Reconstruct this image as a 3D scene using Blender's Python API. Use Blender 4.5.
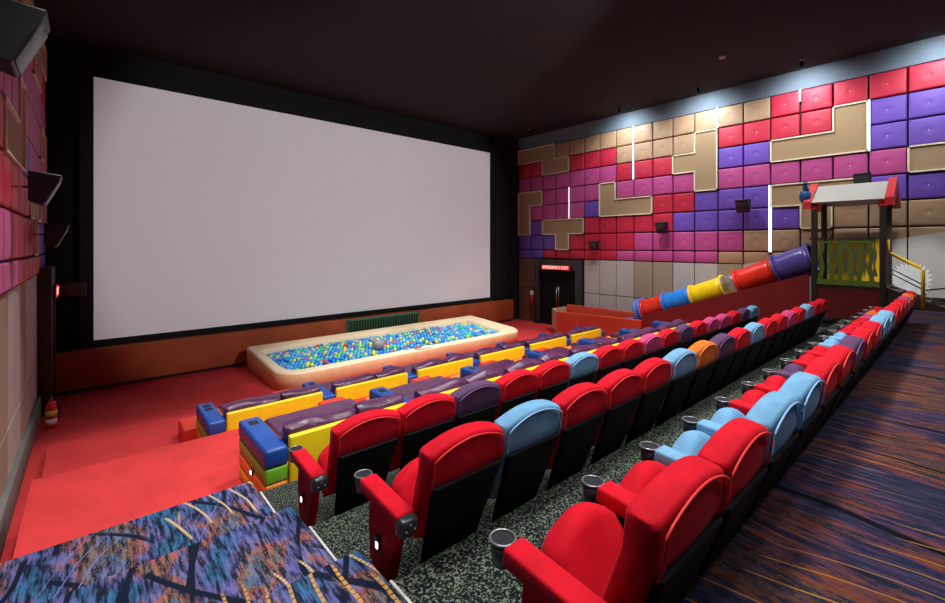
import bpy, bmesh, math, random
from mathutils import Vector, Matrix, noise
random.seed(5)
PI = math.pi
SC = bpy.context.scene
for o in list(bpy.data.objects): bpy.data.objects.remove(o)
COL = SC.collection

# ------------------------------------------------------------------ camera
# the camera is the origin: x runs along the seat rows, y towards the screen, z up
YAW = math.radians(41.27); F = 436.2
cam = bpy.data.objects.new('camera', bpy.data.cameras.new('camera'))
COL.objects.link(cam); SC.camera = cam
cam.data.sensor_width = 36.0; cam.data.lens = 36.0 * F / 945.0
cam.data.shift_y = -(301.5 - 245.1) / 945.0
cam.data.clip_start = 0.02; cam.data.clip_end = 100
cam.rotation_euler = (PI / 2, 0, -YAW)

# ------------------------------------------------------------------ light
w = bpy.data.worlds.new('world'); SC.world = w; w.use_nodes = True
w.node_tree.nodes['Background'].inputs[0].default_value = (0.6, 0.62, 0.7, 1)
w.node_tree.nodes['Background'].inputs[1].default_value = 0.02
SC.view_settings.view_transform = 'Standard'; SC.view_settings.look = 'None'
SC.view_settings.gamma = 1.0; SC.view_settings.exposure = 0.55
SC.view_settings.use_curve_mapping = False

def spot(loc, target, power, angle, color=(1, 1, 1), radius=0.08, blend=0.6):
    d = bpy.data.lights.new('spot_lamp', 'SPOT'); d.energy = power; d.spot_size = math.radians(angle)
    d.spot_blend = blend; d.color = color; d.shadow_soft_size = radius
    o = bpy.data.objects.new('spot_lamp', d); COL.objects.link(o); o.location = loc
    o.rotation_euler = (Vector(target) - Vector(loc)).to_track_quat('-Z', 'Y').to_euler(); return o
def area(loc, target, power, sx, sy, color=(1, 1, 1)):
    d = bpy.data.lights.new('ceiling_light', 'AREA'); d.energy = power; d.shape = 'RECTANGLE'
    d.size = sx; d.size_y = sy; d.color = color
    o = bpy.data.objects.new('ceiling_light', d); COL.objects.link(o); o.location = loc
    o.rotation_euler = (Vector(target) - Vector(loc)).to_track_quat('-Z', 'Y').to_euler(); return o
# house downlights over the rows, the left steps and the play area, plus two added fill spots
WARM = (1, .975, .94)
spot((1.0, 1.8, 4.7), (1.6, 2.4, -2), 620, 105, WARM, .35)
spot((2.4, 0.4, 4.7), (2.6, 1.2, -2), 330, 105, WARM, .35)
spot((4.4, 2.2, 4.7), (4.4, 2.6, -2), 560, 100, WARM, .35)
spot((7.4, 2.2, 4.7), (7.4, 2.6, -2), 560, 100, WARM, .35)
spot((10.4, 2.2, 4.7), (10.2, 2.6, -2), 430, 95, WARM, .35)
spot((1.0, 7.6, 4.7), (0.6, 7.3, -3), 640, 48, WARM, .2, .35)
spot((0.9, 4.6, 4.7), (0.8, 4.2, -3), 300, 60, WARM, .3, .8)
for xx in (4.4, 8.0): spot((xx, -1.3, 4.7), (xx, -.2, -1.3), 240, 105, WARM, .35)  # added behind the back row to fill its shadow on the walkway
spot((3.9, 6.0, 4.7), (3.9, 6.4, -3), 700, 85, WARM, .3)
spot((7.6, 6.2, 4.7), (7.6, 6.6, -3), 700, 85, WARM, .3)
spot((11.6, 6.6, 4.7), (12.2, 7.2, -3), 700, 85, WARM, .3)
for xx in (5.4, 7.8, 10.2): spot((xx, 10.9, 4.7), (xx + .3, 11.2, -3), 900, 42, (1, .95, .86), .2, .9)
spot((12.2, 10.4, 4.7), (12.6, 11.4, -3), 300, 60, (1, .95, .9), .2, .9)
# panel spot (added), projector light on the screen, wall washers beside the padded wall
spot((10.6, -.6, 4.6), (14.25, .85, -.8), 900, 18, (1, 1, 1), .1, .6)  # added lamp without a fixture, brightens the white leaf-edged panel
spot((6.5, -1.2, 3.2), (6.8, 13.6, 1.0), 1350, 54, (.95, .96, 1), .05, .25)
for yy, p in ((8.0, 75), (5.4, 85), (2.85, 80), (0.3, 70), (-1.6, 30)):
    spot((13.78, yy, 4.52), (14.64, yy + .1, 3.7), p * 1.1, 150, (.86, .93, 1), .03, .9)
    spot((12.4, yy + .3, 4.6), (14.64, yy + .2, 1.6), p * 2.5, 110, (.95, .96, 1), .05, .9)

# ------------------------------------------------------------------ materials
def newmat(name):
    m = bpy.data.materials.new(name); m.use_nodes = True
    nt = m.node_tree; b = nt.nodes['Principled BSDF']; return m, nt, b
def setin(b, k, v):
    if k in b.inputs: b.inputs[k].default_value = v
def nd(nt, t, **kw):
    n = nt.nodes.new(t)
    for k, v in kw.items():
        if hasattr(n, k): setattr(n, k, v)
        else: n.inputs[k].default_value = v
    return n
def mat(name, col, rough=.6, var=.12, vscale=6, bump=0, bscale=200, sheen=0, metal=0, spec=.5, emit=None, es=0, alpha=1, trans=0, coord='Object'):
    m, nt, b = newmat(name); L = nt.links.new
    tc = nd(nt, 'ShaderNodeTexCoord'); n = nd(nt, 'ShaderNodeTexNoise'); n.inputs['Scale'].default_value = vscale; n.inputs['Detail'].default_value = 4
    L(tc.outputs[coord], n.inputs['Vector'])
    r = nd(nt, 'ShaderNodeValToRGB'); r.color_ramp.elements[0].position = .3; r.color_ramp.elements[1].position = .7
    r.color_ramp.elements[0].color = tuple(c * (1 - var) for c in col) + (1,)
    r.color_ramp.elements[1].color = tuple(min(1, c * (1 + var)) for c in col) + (1,)
    L(n.outputs['Fac'], r.inputs[0]); L(r.outputs[0], b.inputs['Base Color'])
    setin(b, 'Roughness', rough); setin(b, 'Metallic', metal); setin(b, 'Specular IOR Level', spec)
    if sheen: setin(b, 'Sheen Weight', sheen); setin(b, 'Sheen Roughness', .4); setin(b, 'Sheen Tint', (min(1, col[0] * 1.5 + .2), min(1, col[1] * 1.5 + .15), min(1, col[2] * 1.5 + .15), 1))
    if emit: setin(b, 'Emission Color', emit + (1,)); setin(b, 'Emission Strength', es)
    if trans: setin(b, 'Transmission Weight', trans)
    if alpha < 1: setin(b, 'Alpha', alpha)
    if bump:
        n2 = nd(nt, 'ShaderNodeTexNoise'); n2.inputs['Scale'].default_value = bscale; n2.inputs['Detail'].default_value = 3
        L(tc.outputs[coord], n2.inputs['Vector']); bp = nd(nt, 'ShaderNodeBump'); bp.inputs['Strength'].default_value = bump; bp.inputs['Distance'].default_value = .004
        L(n2.outputs['Fac'], bp.inputs['Height']); L(bp.outputs[0], b.inputs['Normal'])
    return m
M = {}
VEL = dict(red=(.58, .004, .018), blue=(.16, .36, .58), purple=(.095, .045, .115), orange=(.72, .17, .02), pink=(.50, .05, .17))
for k, c in VEL.items(): M['velvet_' + k] = mat('velvet_' + k, c, .8, .13, 9, .25, 500, .15, spec=.15)
M['piping_red'] = mat('piping_red', (.64, .018, .015), .6)
M['piping_blue'] = mat('piping_blue', (.22, .42, .68), .6)
M['piping_purple'] = mat('piping_purple', (.13, .05, .17), .6)
M['piping_orange'] = mat('piping_orange', (.85, .25, .05), .6)
M['piping_pink'] = mat('piping_pink', (.65, .1, .28), .6)
M['black_plastic'] = mat('black_plastic', (.008, .009, .013), .45, .2, 5, .1, 300)
M['shell_black'] = mat('shell_black', (.004, .0045, .007), .75, .2, 5, .1, 300, spec=.2)
M['cap_plastic'] = mat('cap_plastic', (.025, .03, .04), .28)
M['ring'] = mat('ring', (.25, .26, .28), .3, metal=.6)
M['nosing'] = mat('nosing', (.55, .55, .58), .5)
M['chrome'] = mat('chrome', (.6, .6, .62), .25, metal=1)
PAD = dict(R=(.50, .010, .04), K=(.47, .06, .24), V=(.14, .065, .42), T=(.40, .255, .145))
for k, c in PAD.items(): M['pad_' + k] = mat('pad_' + k, c, .55, .08, 3, .25, 120, .1)
M['button'] = mat('button', (.62, .5, .52), .35)
M['black_felt'] = mat('black_felt', (.004, .004, .005), .9, .2, 3)
M['charcoal_wall'] = mat('charcoal_wall', (.14, .18, .22), .9, .1, 2)
M['ceiling'] = mat('ceiling', (.013, .007, .0065), .95, .15, 1.2)
M['frame_cream'] = mat('frame_cream', (.80, .74, .52), .5)
M['brown_linen'] = mat('brown_linen', (.36, .245, .13), .8, .1, 40, .3, 150)
M['neon'] = mat('neon', (.9, .95, 1), .4, emit=(.80, .92, 1), es=1.6)
for n_, c in (('wains_L', (.50, .47, .44)), ('wains_T', (.36, .29, .20)), ('wains_B', (.16, .085, .055))):
    m, nt, b = newmat(n_); L = nt.links.new
    tc = nd(nt, 'ShaderNodeTexCoord'); br = nd(nt, 'ShaderNodeTexBrick'); mp = nd(nt, 'ShaderNodeMapping')
    mp.inputs['Rotation'].default_value = (PI / 2, 0, PI / 2)
    wv = nd(nt, 'ShaderNodeTexWave'); wv.bands_direction = 'Z'; wv.inputs['Scale'].default_value = 14; wv.inputs['Distortion'].default_value = 1
    wy = nd(nt, 'ShaderNodeTexWave'); wy.bands_direction = 'Y'; wy.inputs['Scale'].default_value = 14; wy.inputs['Distortion'].default_value = 1
    L(tc.outputs['Object'], wv.inputs['Vector']); L(tc.outputs['Object'], wy.inputs['Vector'])
    mx = nd(nt, 'ShaderNodeMath', operation='MULTIPLY'); L(wv.outputs['Fac'], mx.inputs[0]); L(wy.outputs['Fac'], mx.inputs[1])
    r = nd(nt, 'ShaderNodeValToRGB'); r.color_ramp.elements[0].color = tuple(x * .85 for x in c) + (1,); r.color_ramp.elements[1].color = tuple(min(1, x * 1.1) for x in c) + (1,)
    L(mx.outputs[0], r.inputs[0]); L(r.outputs[0], b.inputs['Base Color']); b.inputs['Roughness'].default_value = .85; M[n_] = m
M['grey_paint'] = mat('grey_paint', (.16, .16, .15), .7)
M['portal'] = mat('portal', (.025, .023, .022), .55)
M['door_black'] = mat('door_black', (.003, .003, .003), .8, spec=.2)
M['red_sign'] = mat('red_sign', (.3, .01, .01), .5, emit=(1, .02, .03), es=.55)
M['sign_text'] = mat('sign_text', (1, .8, .7), .5, emit=(1, .22, .18), es=2.2)
M['screen'] = mat('screen', (.80, .80, .82), .85, .02, .35, emit=(.84, .83, .87), es=.10)  # slight emission put in to brighten a screen that only reflects
M['riser_orange'] = mat('riser_orange', (.42, .085, .022), .75, .15, 2)
M['vent_green'] = mat('vent_green', (.05, .22, .10), .5)
M['vent_dark'] = mat('vent_dark', (.006, .02, .01), .8)
M['pit_foam'] = mat('pit_foam', (.90, .74, .50), .5, .05, 3)
M['pit_side'] = mat('pit_side', (.84, .47, .25), .5, .08, 3)
M['foam_blue'] = mat('foam_blue', (.008, .065, .33), .42, .12, 4)
M['foam_green'] = mat('foam_green', (.16, .52, .03), .42, .08, 4)
M['foam_orange'] = mat('foam_orange', (.90, .29, .02), .42, .08, 4)
M['foam_yellow'] = mat('foam_yellow', (.88, .66, .01), .42, .05, 4)
M['foam_red'] = mat('foam_red', (.68, .035, .015), .45, .08, 4)
M['hole_shade'] = mat('hole_shade', (.004, .005, .012), .8)  # near-black for flat patches that paint the shade inside cup holes
M['vinyl_purple'] = mat('vinyl_purple', (.085, .022, .075), .32, .25, 7, .6, 14)
M['slide_red'] = mat('slide_red', (.75, .03, .012), .25)
M['slide_blue'] = mat('slide_blue', (.02, .22, .75), .25)
M['slide_yellow'] = mat('slide_yellow', (.92, .60, .01), .25)
M['slide_purple'] = mat('slide_purple', (.10, .075, .33), .25)
M['slide_lilac'] = mat('slide_lilac', (.12, .2, .62), .3)
M['clear'] = mat('clear', (.9, .92, .95), .1, trans=.9, alpha=.6)
M['board_red'] = mat('board_red', (.20, .008, .008), .5, .1, 2)
M['skirt_red'] = mat('skirt_red', (.12, .006, .006), .5)
M['box_red'] = mat('box_red', (.60, .055, .018), .5, .1, 2)
M['box_tan'] = mat('box_tan', (.55, .38, .24), .6)
M['post_brown'] = mat('post_brown', (.03, .018, .014), .5)
M['slat_green'] = mat('slat_green', (.10, .17, .02), .4)
M['slat_yellow'] = mat('slat_yellow', (.85, .50, .01), .4)
M['roof_white'] = mat('roof_white', (.50, .50, .44), .5, .05, 2)
M['roof_red'] = mat('roof_red', (.72, .05, .045), .35)
M['rail_green'] = mat('rail_green', (.03, .10, .05), .4)
M['white_plastic'] = mat('white_plastic', (.85, .86, .85), .5)
M['bird_blue'] = mat('bird_blue', (.02, .10, .32), .5, .4, 30)
M['glow_white'] = mat('glow_white', (1, 1, 1), .5, emit=(1, .75, .7), es=5)
M['ext_red'] = mat('ext_red', (.65, .012, .012), .3)
M['label_yellow'] = mat('label_yellow', (.75, .55, .1), .5)
M['grey_plush'] = mat('grey_plush', (.30, .30, .36), .95, .3, 20)
BALL = dict(blue=(.03, .27, .80), yellow=(.85, .75, .04), green=(.05, .62, .30), red=(.75, .03, .05), cyan=(.10, .50, .85))
for k, c in BALL.items(): M['ball_' + k] = mat('ball_' + k, c, .3, .03)

def carpet_solid(name, col, var=.2, speck=None, sscale=90):
    m, nt, b = newmat(name); L = nt.links.new
    tc = nd(nt, 'ShaderNodeTexCoord'); n = nd(nt, 'ShaderNodeTexNoise'); n.inputs['Scale'].default_value = 1.6; n.inputs['Detail'].default_value = 6; n.inputs['Roughness'].default_value = .65
    L(tc.outputs['Object'], n.inputs['Vector'])
    r = nd(nt, 'ShaderNodeValToRGB'); r.color_ramp.elements[0].position = .3; r.color_ramp.elements[1].position = .6
    r.color_ramp.elements[0].color = tuple(c * (1 - var) for c in col) + (1,); r.color_ramp.elements[1].color = tuple(col) + (1,)
    L(n.outputs['Fac'], r.inputs[0]); out = r.outputs[0]
    if speck:
        s = nd(nt, 'ShaderNodeTexNoise'); s.inputs['Scale'].default_value = sscale; s.inputs['Detail'].default_value = 2; L(tc.outputs['Object'], s.inputs['Vector'])
        r2 = nd(nt, 'ShaderNodeValToRGB'); e = r2.color_ramp.elements; e[0].position = .50; e[0].color = (0, 0, 0, 1); e[1].position = .64; e[1].color = (1, 1, 1, 1)
        L(s.outputs['Fac'], r2.inputs[0]); mx = nd(nt, 'ShaderNodeMixRGB'); mx.inputs[2].default_value = speck + (1,)
        L(r2.outputs[0], mx.inputs[0]); L(out, mx.inputs[1]); out = mx.outputs[0]
    L(out, b.inputs['Base Color']); b.inputs['Roughness'].default_value = .95; setin(b, 'Specular IOR Level', .15)
    n2 = nd(nt, 'ShaderNodeTexNoise'); n2.inputs['Scale'].default_value = 160; L(tc.outputs['Object'], n2.inputs['Vector'])
    bp = nd(nt, 'ShaderNodeBump'); bp.inputs['Strength'].default_value = .4; bp.inputs['Distance'].default_value = .004; L(n2.outputs['Fac'], bp.inputs['Height']); L(bp.outputs[0], b.inputs['Normal'])
    return m
M['carpet_red'] = carpet_solid('carpet_red', (.58, .042, .044), .25)
M['carpet_speck'] = carpet_solid('carpet_speck', (.004, .007, .009), .3, (.17, .20, .15), 85)

def carpet_pattern(name, gain=1.0, walk=False):
    """woven streaks running towards the screen: navy ground, purple, rust, teal patches, gold and black lines"""
    m, nt, b = newmat(name); L = nt.links.new
    tc = nd(nt, 'ShaderNodeTexCoord')
    def mapped(sx, sy, rot=0, loc=(0, 0, 0)):
        mp = nd(nt, 'ShaderNodeMapping'); mp.inputs['Scale'].default_value = (sx, sy, 1 if sx < 3 else 20); mp.inputs['Rotation'].default_value = (0, 0, rot); mp.inputs['Location'].default_value = loc
        L(tc.outputs['Object'], mp.inputs['Vector']); return mp.outputs[0]
    def nz(v, scale=1, det=3, rough=.6):
        n = nd(nt, 'ShaderNodeTexNoise'); n.inputs['Scale'].default_value = scale; n.inputs['Detail'].default_value = det; n.inputs['Roughness'].default_value = rough; L(v, n.inputs['Vector']); return n
    def ramp(v, pts, interp='LINEAR'):
        r = nd(nt, 'ShaderNodeValToRGB'); r.color_ramp.interpolation = interp; e = r.color_ramp.elements
        while len(e) < len(pts): e.new(.5)
        for i, (p, c) in enumerate(pts): e[i].position = p; e[i].color = (c if len(c) == 4 else tuple(c) + (1,)) if not isinstance(c, (int, float)) else (c, c, c, 1)
        L(v, r.inputs[0]); return r.outputs[0]
    def mix(f, a, c2):
        x = nd(nt, 'ShaderNodeMixRGB'); L(f, x.inputs[0]) 
        if isinstance(a, tuple): x.inputs[1].default_value = a + (1,)
        else: L(a, x.inputs[1])
        if isinstance(c2, tuple): x.inputs[2].default_value = c2 + (1,)
        else: L(c2, x.inputs[2])
        return x.outputs[0]
    def mul(a, b_):
        x = nd(nt, 'ShaderNodeMath', operation='MULTIPLY'); L(a, x.inputs[0]); L(b_, x.inputs[1]); return x.outputs[0]
    region = nz(mapped(1.9, .95, .25) if walk else mapped(2.5, 1.5, .25), 1, 4 if walk else 4, .55).outputs['Fac']
    g = gain
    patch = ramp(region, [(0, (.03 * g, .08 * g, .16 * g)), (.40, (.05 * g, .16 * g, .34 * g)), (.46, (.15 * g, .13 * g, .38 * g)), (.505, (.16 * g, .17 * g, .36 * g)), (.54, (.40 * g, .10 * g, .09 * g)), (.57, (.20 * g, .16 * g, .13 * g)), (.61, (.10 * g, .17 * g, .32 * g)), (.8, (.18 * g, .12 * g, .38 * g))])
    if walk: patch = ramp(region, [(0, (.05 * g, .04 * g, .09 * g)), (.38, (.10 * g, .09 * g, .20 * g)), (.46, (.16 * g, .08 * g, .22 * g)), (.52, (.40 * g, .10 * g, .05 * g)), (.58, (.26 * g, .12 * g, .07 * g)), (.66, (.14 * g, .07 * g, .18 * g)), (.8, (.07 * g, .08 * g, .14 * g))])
    streak = ramp(nz(mapped(34, 4.5, .04), 1, 3, .7).outputs['Fac'], [(.42, 0), (.60, 1)])
    base = mix(streak, (.010, .014, .034), patch)
    speck = ramp(nz(mapped(90, 40, 0), 1, 2, .8).outputs['Fac'], [(.56, 0), (.66, 1)])
    warm = ramp(region, [(.47, 0), (.53, 1), (.62, 1), (.66, 0)])
    base = mix(mul(speck, warm), base, (.36 * g, .17 * g, .07 * g))
    # dark bars
    def lines(rot, freq, w_, lo, hi, seed, colr, base, brk=None):
        v = mapped(1, 1, rot, (seed, seed * 1.7, 0)); sep = nd(nt, 'ShaderNodeSeparateXYZ')
        dn = nz(v, .9, 1).outputs['Fac']; ad = nd(nt, 'ShaderNodeMath', operation='MULTIPLY_ADD'); L(dn, ad.inputs[0]); ad.inputs[1].default_value = .35
        L(v, sep.inputs[0]); L(sep.outputs[0], ad.inputs[2])
        ml = nd(nt, 'ShaderNodeMath', operation='MULTIPLY'); L(ad.outputs[0], ml.inputs[0]); ml.inputs[1].default_value = freq
        fr = nd(nt, 'ShaderNodeMath', operation='FRACT'); L(ml.outputs[0], fr.inputs[0])
        ln = ramp(fr.outputs[0], [(0, 0), (.5 - w_, 0), (.5 - w_ * .7, 1), (.5 + w_ * .7, 1), (.5 + w_, 0)])
        mp2 = nd(nt, 'ShaderNodeMapping'); mp2.inputs['Scale'].default_value = (1.6, .9, 1); L(v, mp2.inputs['Vector'])
        mk = ramp(nz(mp2.outputs[0], 1, 1).outputs['Fac'], [(lo, 0), (hi, 1)])
        f = mul(ln, mk)
        if brk:
            s2 = nd(nt, 'ShaderNodeMath', operation='MULTIPLY'); L(sep.outputs[1], s2.inputs[0]); s2.inputs[1].default_value = brk
            f2 = nd(nt, 'ShaderNodeMath', operation='FRACT'); L(s2.outputs[0], f2.inputs[0]); f = mul(f, ramp(f2.outputs[0], [(.15, 0), (.25, 1)]))
        return mix(f, base, colr)
    if walk:
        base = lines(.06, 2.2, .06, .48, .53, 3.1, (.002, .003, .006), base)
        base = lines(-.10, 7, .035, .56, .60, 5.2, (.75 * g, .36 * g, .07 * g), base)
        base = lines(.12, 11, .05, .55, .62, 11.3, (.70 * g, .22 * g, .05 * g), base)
    else:
        base = lines(.10, 3.6, .07, .51, .54, 3.1, (.008, .012, .03), base)
        base = lines(-.55, 2.1, .05, .55, .58, 7.7, (.008, .012, .03), base)
        base = lines(.30, 2.6, .05, .54, .57, 14.7, (.008, .012, .03), base)
        base = lines(.05, 9, .09, .58, .61, 11.3, (.55 * g, .28 * g, .08 * g), base, 26)
        base = lines(-.22, 6, .06, .58, .61, 5.2, (.62 * g, .44 * g, .20 * g), base, 34)
        base = lines(.45, 9, .04, .60, .68, 17.2, (.22 * g, .19 * g, .48 * g), base)
    L(base, b.inputs['Base Color']); b.inputs['Roughness'].default_value = .95; setin(b, 'Specular IOR Level', .1)
    n2 = nz(mapped(120, 120), 1, 2).outputs['Fac']; bp = nd(nt, 'ShaderNodeBump'); bp.inputs['Strength'].default_value = .3; bp.inputs['Distance'].default_value = .003; L(n2, bp.inputs['Height']); L(bp.outputs[0], b.inputs['Normal'])
    return m
M['carpet_pattern'] = carpet_pattern('carpet_pattern', .95)
M['carpet_walkway'] = carpet_pattern('carpet_walkway', .34, True)  # warmer palette; low gain paints the walkway's dimmer light into the step carpet

# ------------------------------------------------------------------ helpers
class MB:
    def __init__(s): s.bm = bmesh.new(); s.slots = []
    def _m(s, m):
        if m not in s.slots: s.slots.append(m)
        return s.slots.index(m)
    def box(s, c, size, m='black_plastic', bev=0, rot=None, seg=2, about=None):
        r = bmesh.ops.create_cube(s.bm, size=1); vs = r['verts']
        bmesh.ops.scale(s.bm, vec=size, verts=vs)
        fs = set(f for v in vs for f in v.link_faces)
        if bev:
            es = list(set(e for v in vs for e in v.link_edges))
            q = bmesh.ops.bevel(s.bm, geom=es, offset=bev, segments=seg, profile=.5, affect='EDGES')
            vs = list(set(v for f in q['faces'] for v in f.verts) | set(v for v in vs if v.is_valid))
            fs = set(f for v in vs for f in v.link_faces)
        if rot: bmesh.ops.rotate(s.bm, cent=(0, 0, 0), matrix=Matrix.Rotation(rot[0], 3, rot[1]), verts=vs)
        bmesh.ops.translate(s.bm, vec=c, verts=vs)
        i = s._m(m)
        for f in fs: f.material_index = i; f.smooth = bool(bev)
        return vs
    def bx(s, x0, x1, y0, y1, z0, z1, m='black_plastic', bev=0, seg=2):
        return s.box(((x0 + x1) / 2, (y0 + y1) / 2, (z0 + z1) / 2), (x1 - x0, y1 - y0, z1 - z0), m, bev, None, seg)
    def cyl(s, p, q, r, m='black_plastic', n=14, r2=None, caps=True):
        p = Vector(p); q = Vector(q); d = q - p
        g = bmesh.ops.create_cone(s.bm, cap_ends=caps, segments=n, radius1=r, radius2=r if r2 is None else r2, depth=d.length)
        vs = g['verts']; R = d.to_track_quat('Z', 'Y').to_matrix()
        bmesh.ops.rotate(s.bm, cent=(0, 0, 0), matrix=R, verts=vs); bmesh.ops.translate(s.bm, vec=(p + q) / 2, verts=vs)
        i = s._m(m)
        for f in set(f for v in vs for f in v.link_faces): f.material_index = i; f.smooth = len(f.verts) == 4
    def sph(s, c, r, m, sub=2, scale=(1, 1, 1)):
        g = bmesh.ops.create_icosphere(s.bm, subdivisions=sub, radius=r); vs = g['verts']
        bmesh.ops.scale(s.bm, vec=scale, verts=vs); bmesh.ops.translate(s.bm, vec=c, verts=vs); i = s._m(m)
        for f in set(f for v in vs for f in v.link_faces): f.material_index = i; f.smooth = True
    def tube(s, pts, r, m, n=8, closed=False):
        """swept tube; r a number or list"""
        P = [Vector(p) for p in pts]; N = len(P); i = s._m(m); rings = []; up = Vector((0, 0, 1))
        for k in range(N):
            if closed: t = P[(k + 1) % N] - P[k - 1]
            else: t = P[min(k + 1, N - 1)] - P[max(k - 1, 0)]
            t.normalize(); a = t.cross(up if abs(t.z) < .95 else Vector((0, 1, 0))).normalized(); b_ = t.cross(a).normalized()
            rr = r[k] if isinstance(r, (list, tuple)) else r
            rings.append([s.bm.verts.new(P[k] + a * rr * math.cos(2 * PI * j / n) + b_ * rr * math.sin(2 * PI * j / n)) for j in range(n)])
        for k in range(N if closed else N - 1):
            A, B = rings[k], rings[(k + 1) % N]
            for j in range(n):
                f = s.bm.faces.new((A[j], A[(j + 1) % n], B[(j + 1) % n], B[j])); f.material_index = i; f.smooth = True
        if not closed:
            for R_ in (rings[0], rings[-1]):
                f = s.bm.faces.new(R_); f.material_index = i
    def prism(s, poly, axis, a0, a1, m, bev=0):
        """poly of 2-D points extruded along axis ('x': pts are (y,z); 'y': (x,z); 'z': (x,y))"""
        def P(p, a): return {'x': (a, p[0], p[1]), 'y': (p[0], a, p[1]), 'z': (p[0], p[1], a)}[axis]
        A = [s.bm.verts.new(P(p, a0)) for p in poly]; B = [s.bm.verts.new(P(p, a1)) for p in poly]; i = s._m(m); n = len(poly)
        fs = [s.bm.faces.new(A), s.bm.faces.new(B[::-1])] + [s.bm.faces.new((A[j], B[j], B[(j + 1) % n], A[(j + 1) % n])) for j in range(n)]
        if bev:
            es = list(set(e for f in fs for e in f.edges))
            q = bmesh.ops.bevel(s.bm, geom=es, offset=bev, segments=2, profile=.5, affect='EDGES')
            fs = list(set(q['faces']) | set(f for f in fs if f.is_valid))
        for f in fs: f.material_index = i; f.smooth = bool(bev)
        if bev:
            pass
    def pillow(s, fn, nrm, thick, rad, W, H, m, n=12, k=12, disp=None):
        """closed cushion: fn(u,v) in [-1,1]^2 -> mid point; offset +-thick/2 along nrm with rounded rim of radius rad"""
        nrm = Vector(nrm).normalized(); i = s._m(m)
        def samples(q, L_):
            e = min(.45, rad / (L_ / 2)); a = [-1, -1 + e * .08, -1 + e * .3, -1 + e * .65, -1 + e]
            mid = [-1 + e + (2 - 2 * e) * j / q for j in range(1, q)]
            return a + mid + [-x for x in a[::-1]]
        U = samples(n, W); Vv = samples(k, H); G = {}
        def h(u, v):
            r = 0.0
            for x, L_ in ((u, W), (v, H)):
                e = (1 - abs(x)) * L_ / 2
                if e < rad: r = max(r, 1 - e / rad)
            du = max(0, 1 - (1 - abs(u)) * W / 2 / rad); dv = max(0, 1 - (1 - abs(v)) * H / 2 / rad)
            q = min(1, math.hypot(du, dv))
            return math.sqrt(max(0, 1 - q * q))
        for side in (1, -1):
            for a, u in enumerate(U):
                for b_, v in enumerate(Vv):
                    edge = a in (0, len(U) - 1) or b_ in (0, len(Vv) - 1)
                    if edge and side == -1: G[side, a, b_] = G[1, a, b_]; continue
                    hh = h(u, v); t = (thick / 2 - rad) * (1 if not edge else 0) + rad * hh if thick / 2 > rad else thick / 2 * hh
                    if edge: t = 0
                    p = Vector(fn(u, v)) + nrm * side * t
                    if disp and not edge: p += nrm * side * disp(u, v, side)
                    G[side, a, b_] = s.bm.verts.new(p)
        for side in (1, -1):
            for a in range(len(U) - 1):
                for b_ in range(len(Vv) - 1):
                    q = [G[side, a, b_], G[side, a + 1, b_], G[side, a + 1, b_ + 1], G[side, a, b_ + 1]]
                    if side == -1: q = q[::-1]
                    f = s.bm.faces.new(q); f.material_index = i; f.smooth = True
    def build(s, name, parent=None, loc=None, recalc=True):
        if recalc: bmesh.ops.recalc_face_normals(s.bm, faces=s.bm.faces[:])
        me = bpy.data.meshes.new(name); s.bm.to_mesh(me); s.bm.free()
        for m in s.slots: me.materials.append(M[m])
        o = bpy.data.objects.new(name, me); COL.objects.link(o)
        if parent: o.parent = parent
        if loc: o.location = loc
        return o
def tag(o, label=None, cat=None, group=None, kind=None):
    if label: o['label'] = label
    if cat: o['category'] = cat
    if group: o['group'] = group
    if kind: o['kind'] = kind
    return o
def empty(name, loc, label=None, cat=None, group=None, rz=0):
    o = bpy.data.objects.new(name, None); COL.objects.link(o); o.location = loc; o.rotation_euler = (0, 0, rz); o.empty_display_size = .1
    return tag(o, label, cat, group)
def part(src, parent, name=None, m=None):
    c = src.copy(); COL.objects.link(c); c.parent = parent; return c
def struct(o): o['kind'] = 'structure'; return o
ORD = ['first', 'second', 'third', 'fourth', 'fifth', 'sixth', 'seventh', 'eighth', 'ninth', 'tenth', 'eleventh', 'twelfth', 'thirteenth', 'fourteenth', 'fifteenth', 'sixteenth', 'seventeenth']

# ------------------------------------------------------------------ room shell
XL, XR = -.80, 14.64
FZ = -3.35
YF = 13.9       # screen wall
WALK = -1.365
b = MB(); b.bx(XL, XR, -2.4, YF, FZ - .2, FZ, 'carpet_red'); struct(b.build('floor'))
XA, XS = -.5, 1.13    # left aisle from XA to XS, rows beyond
def slab(y0, y1, z, aisle, rowm, r0=None, r1=None):
    b = MB(); b.bx(XA, XS, y0, y1, FZ, z, aisle); b.bx(XS, XR - .12, y0 if r0 is None else r0, y1 if r1 is None else r1, FZ, z, rowm)
    return struct(b.build('floor'))
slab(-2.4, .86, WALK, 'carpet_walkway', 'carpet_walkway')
slab(.86, 2.25, -1.70, 'carpet_pattern', 'carpet_speck', .86, 1.93)
slab(2.25, 3.34, -1.95, 'carpet_pattern', 'carpet_speck', 1.93, 3.01)
slab(3.34, 4.42, -2.20, 'carpet_pattern', 'carpet_speck', 3.01, 4.16)
slab(4.42, 7.10, -2.70, 'carpet_red', 'carpet_red', 4.16, 7.10)
slab(7.10, 9.70, -3.20, 'carpet_red', 'carpet_red')
b = MB()
for y0, y1, z in ((.86, 1.93, -1.70), (1.93, 3.01, -1.95), (3.01, 4.16, -2.20)):
    b.bx(XS + .005, XS + .02, y0, y1, z, z + .006, 'nosing')
o = struct(b.build('trim_1'))
b = MB(); b.bx(XL - .2, XR + .2, -2.6, YF + .2, 4.8, 5.0, 'ceiling'); struct(b.build('ceiling'))
b = MB(); b.bx(XL - .2, XR + .2, -2.6, -2.4, FZ, 4.8, 'charcoal_wall'); struct(b.build('wall_back'))
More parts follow.
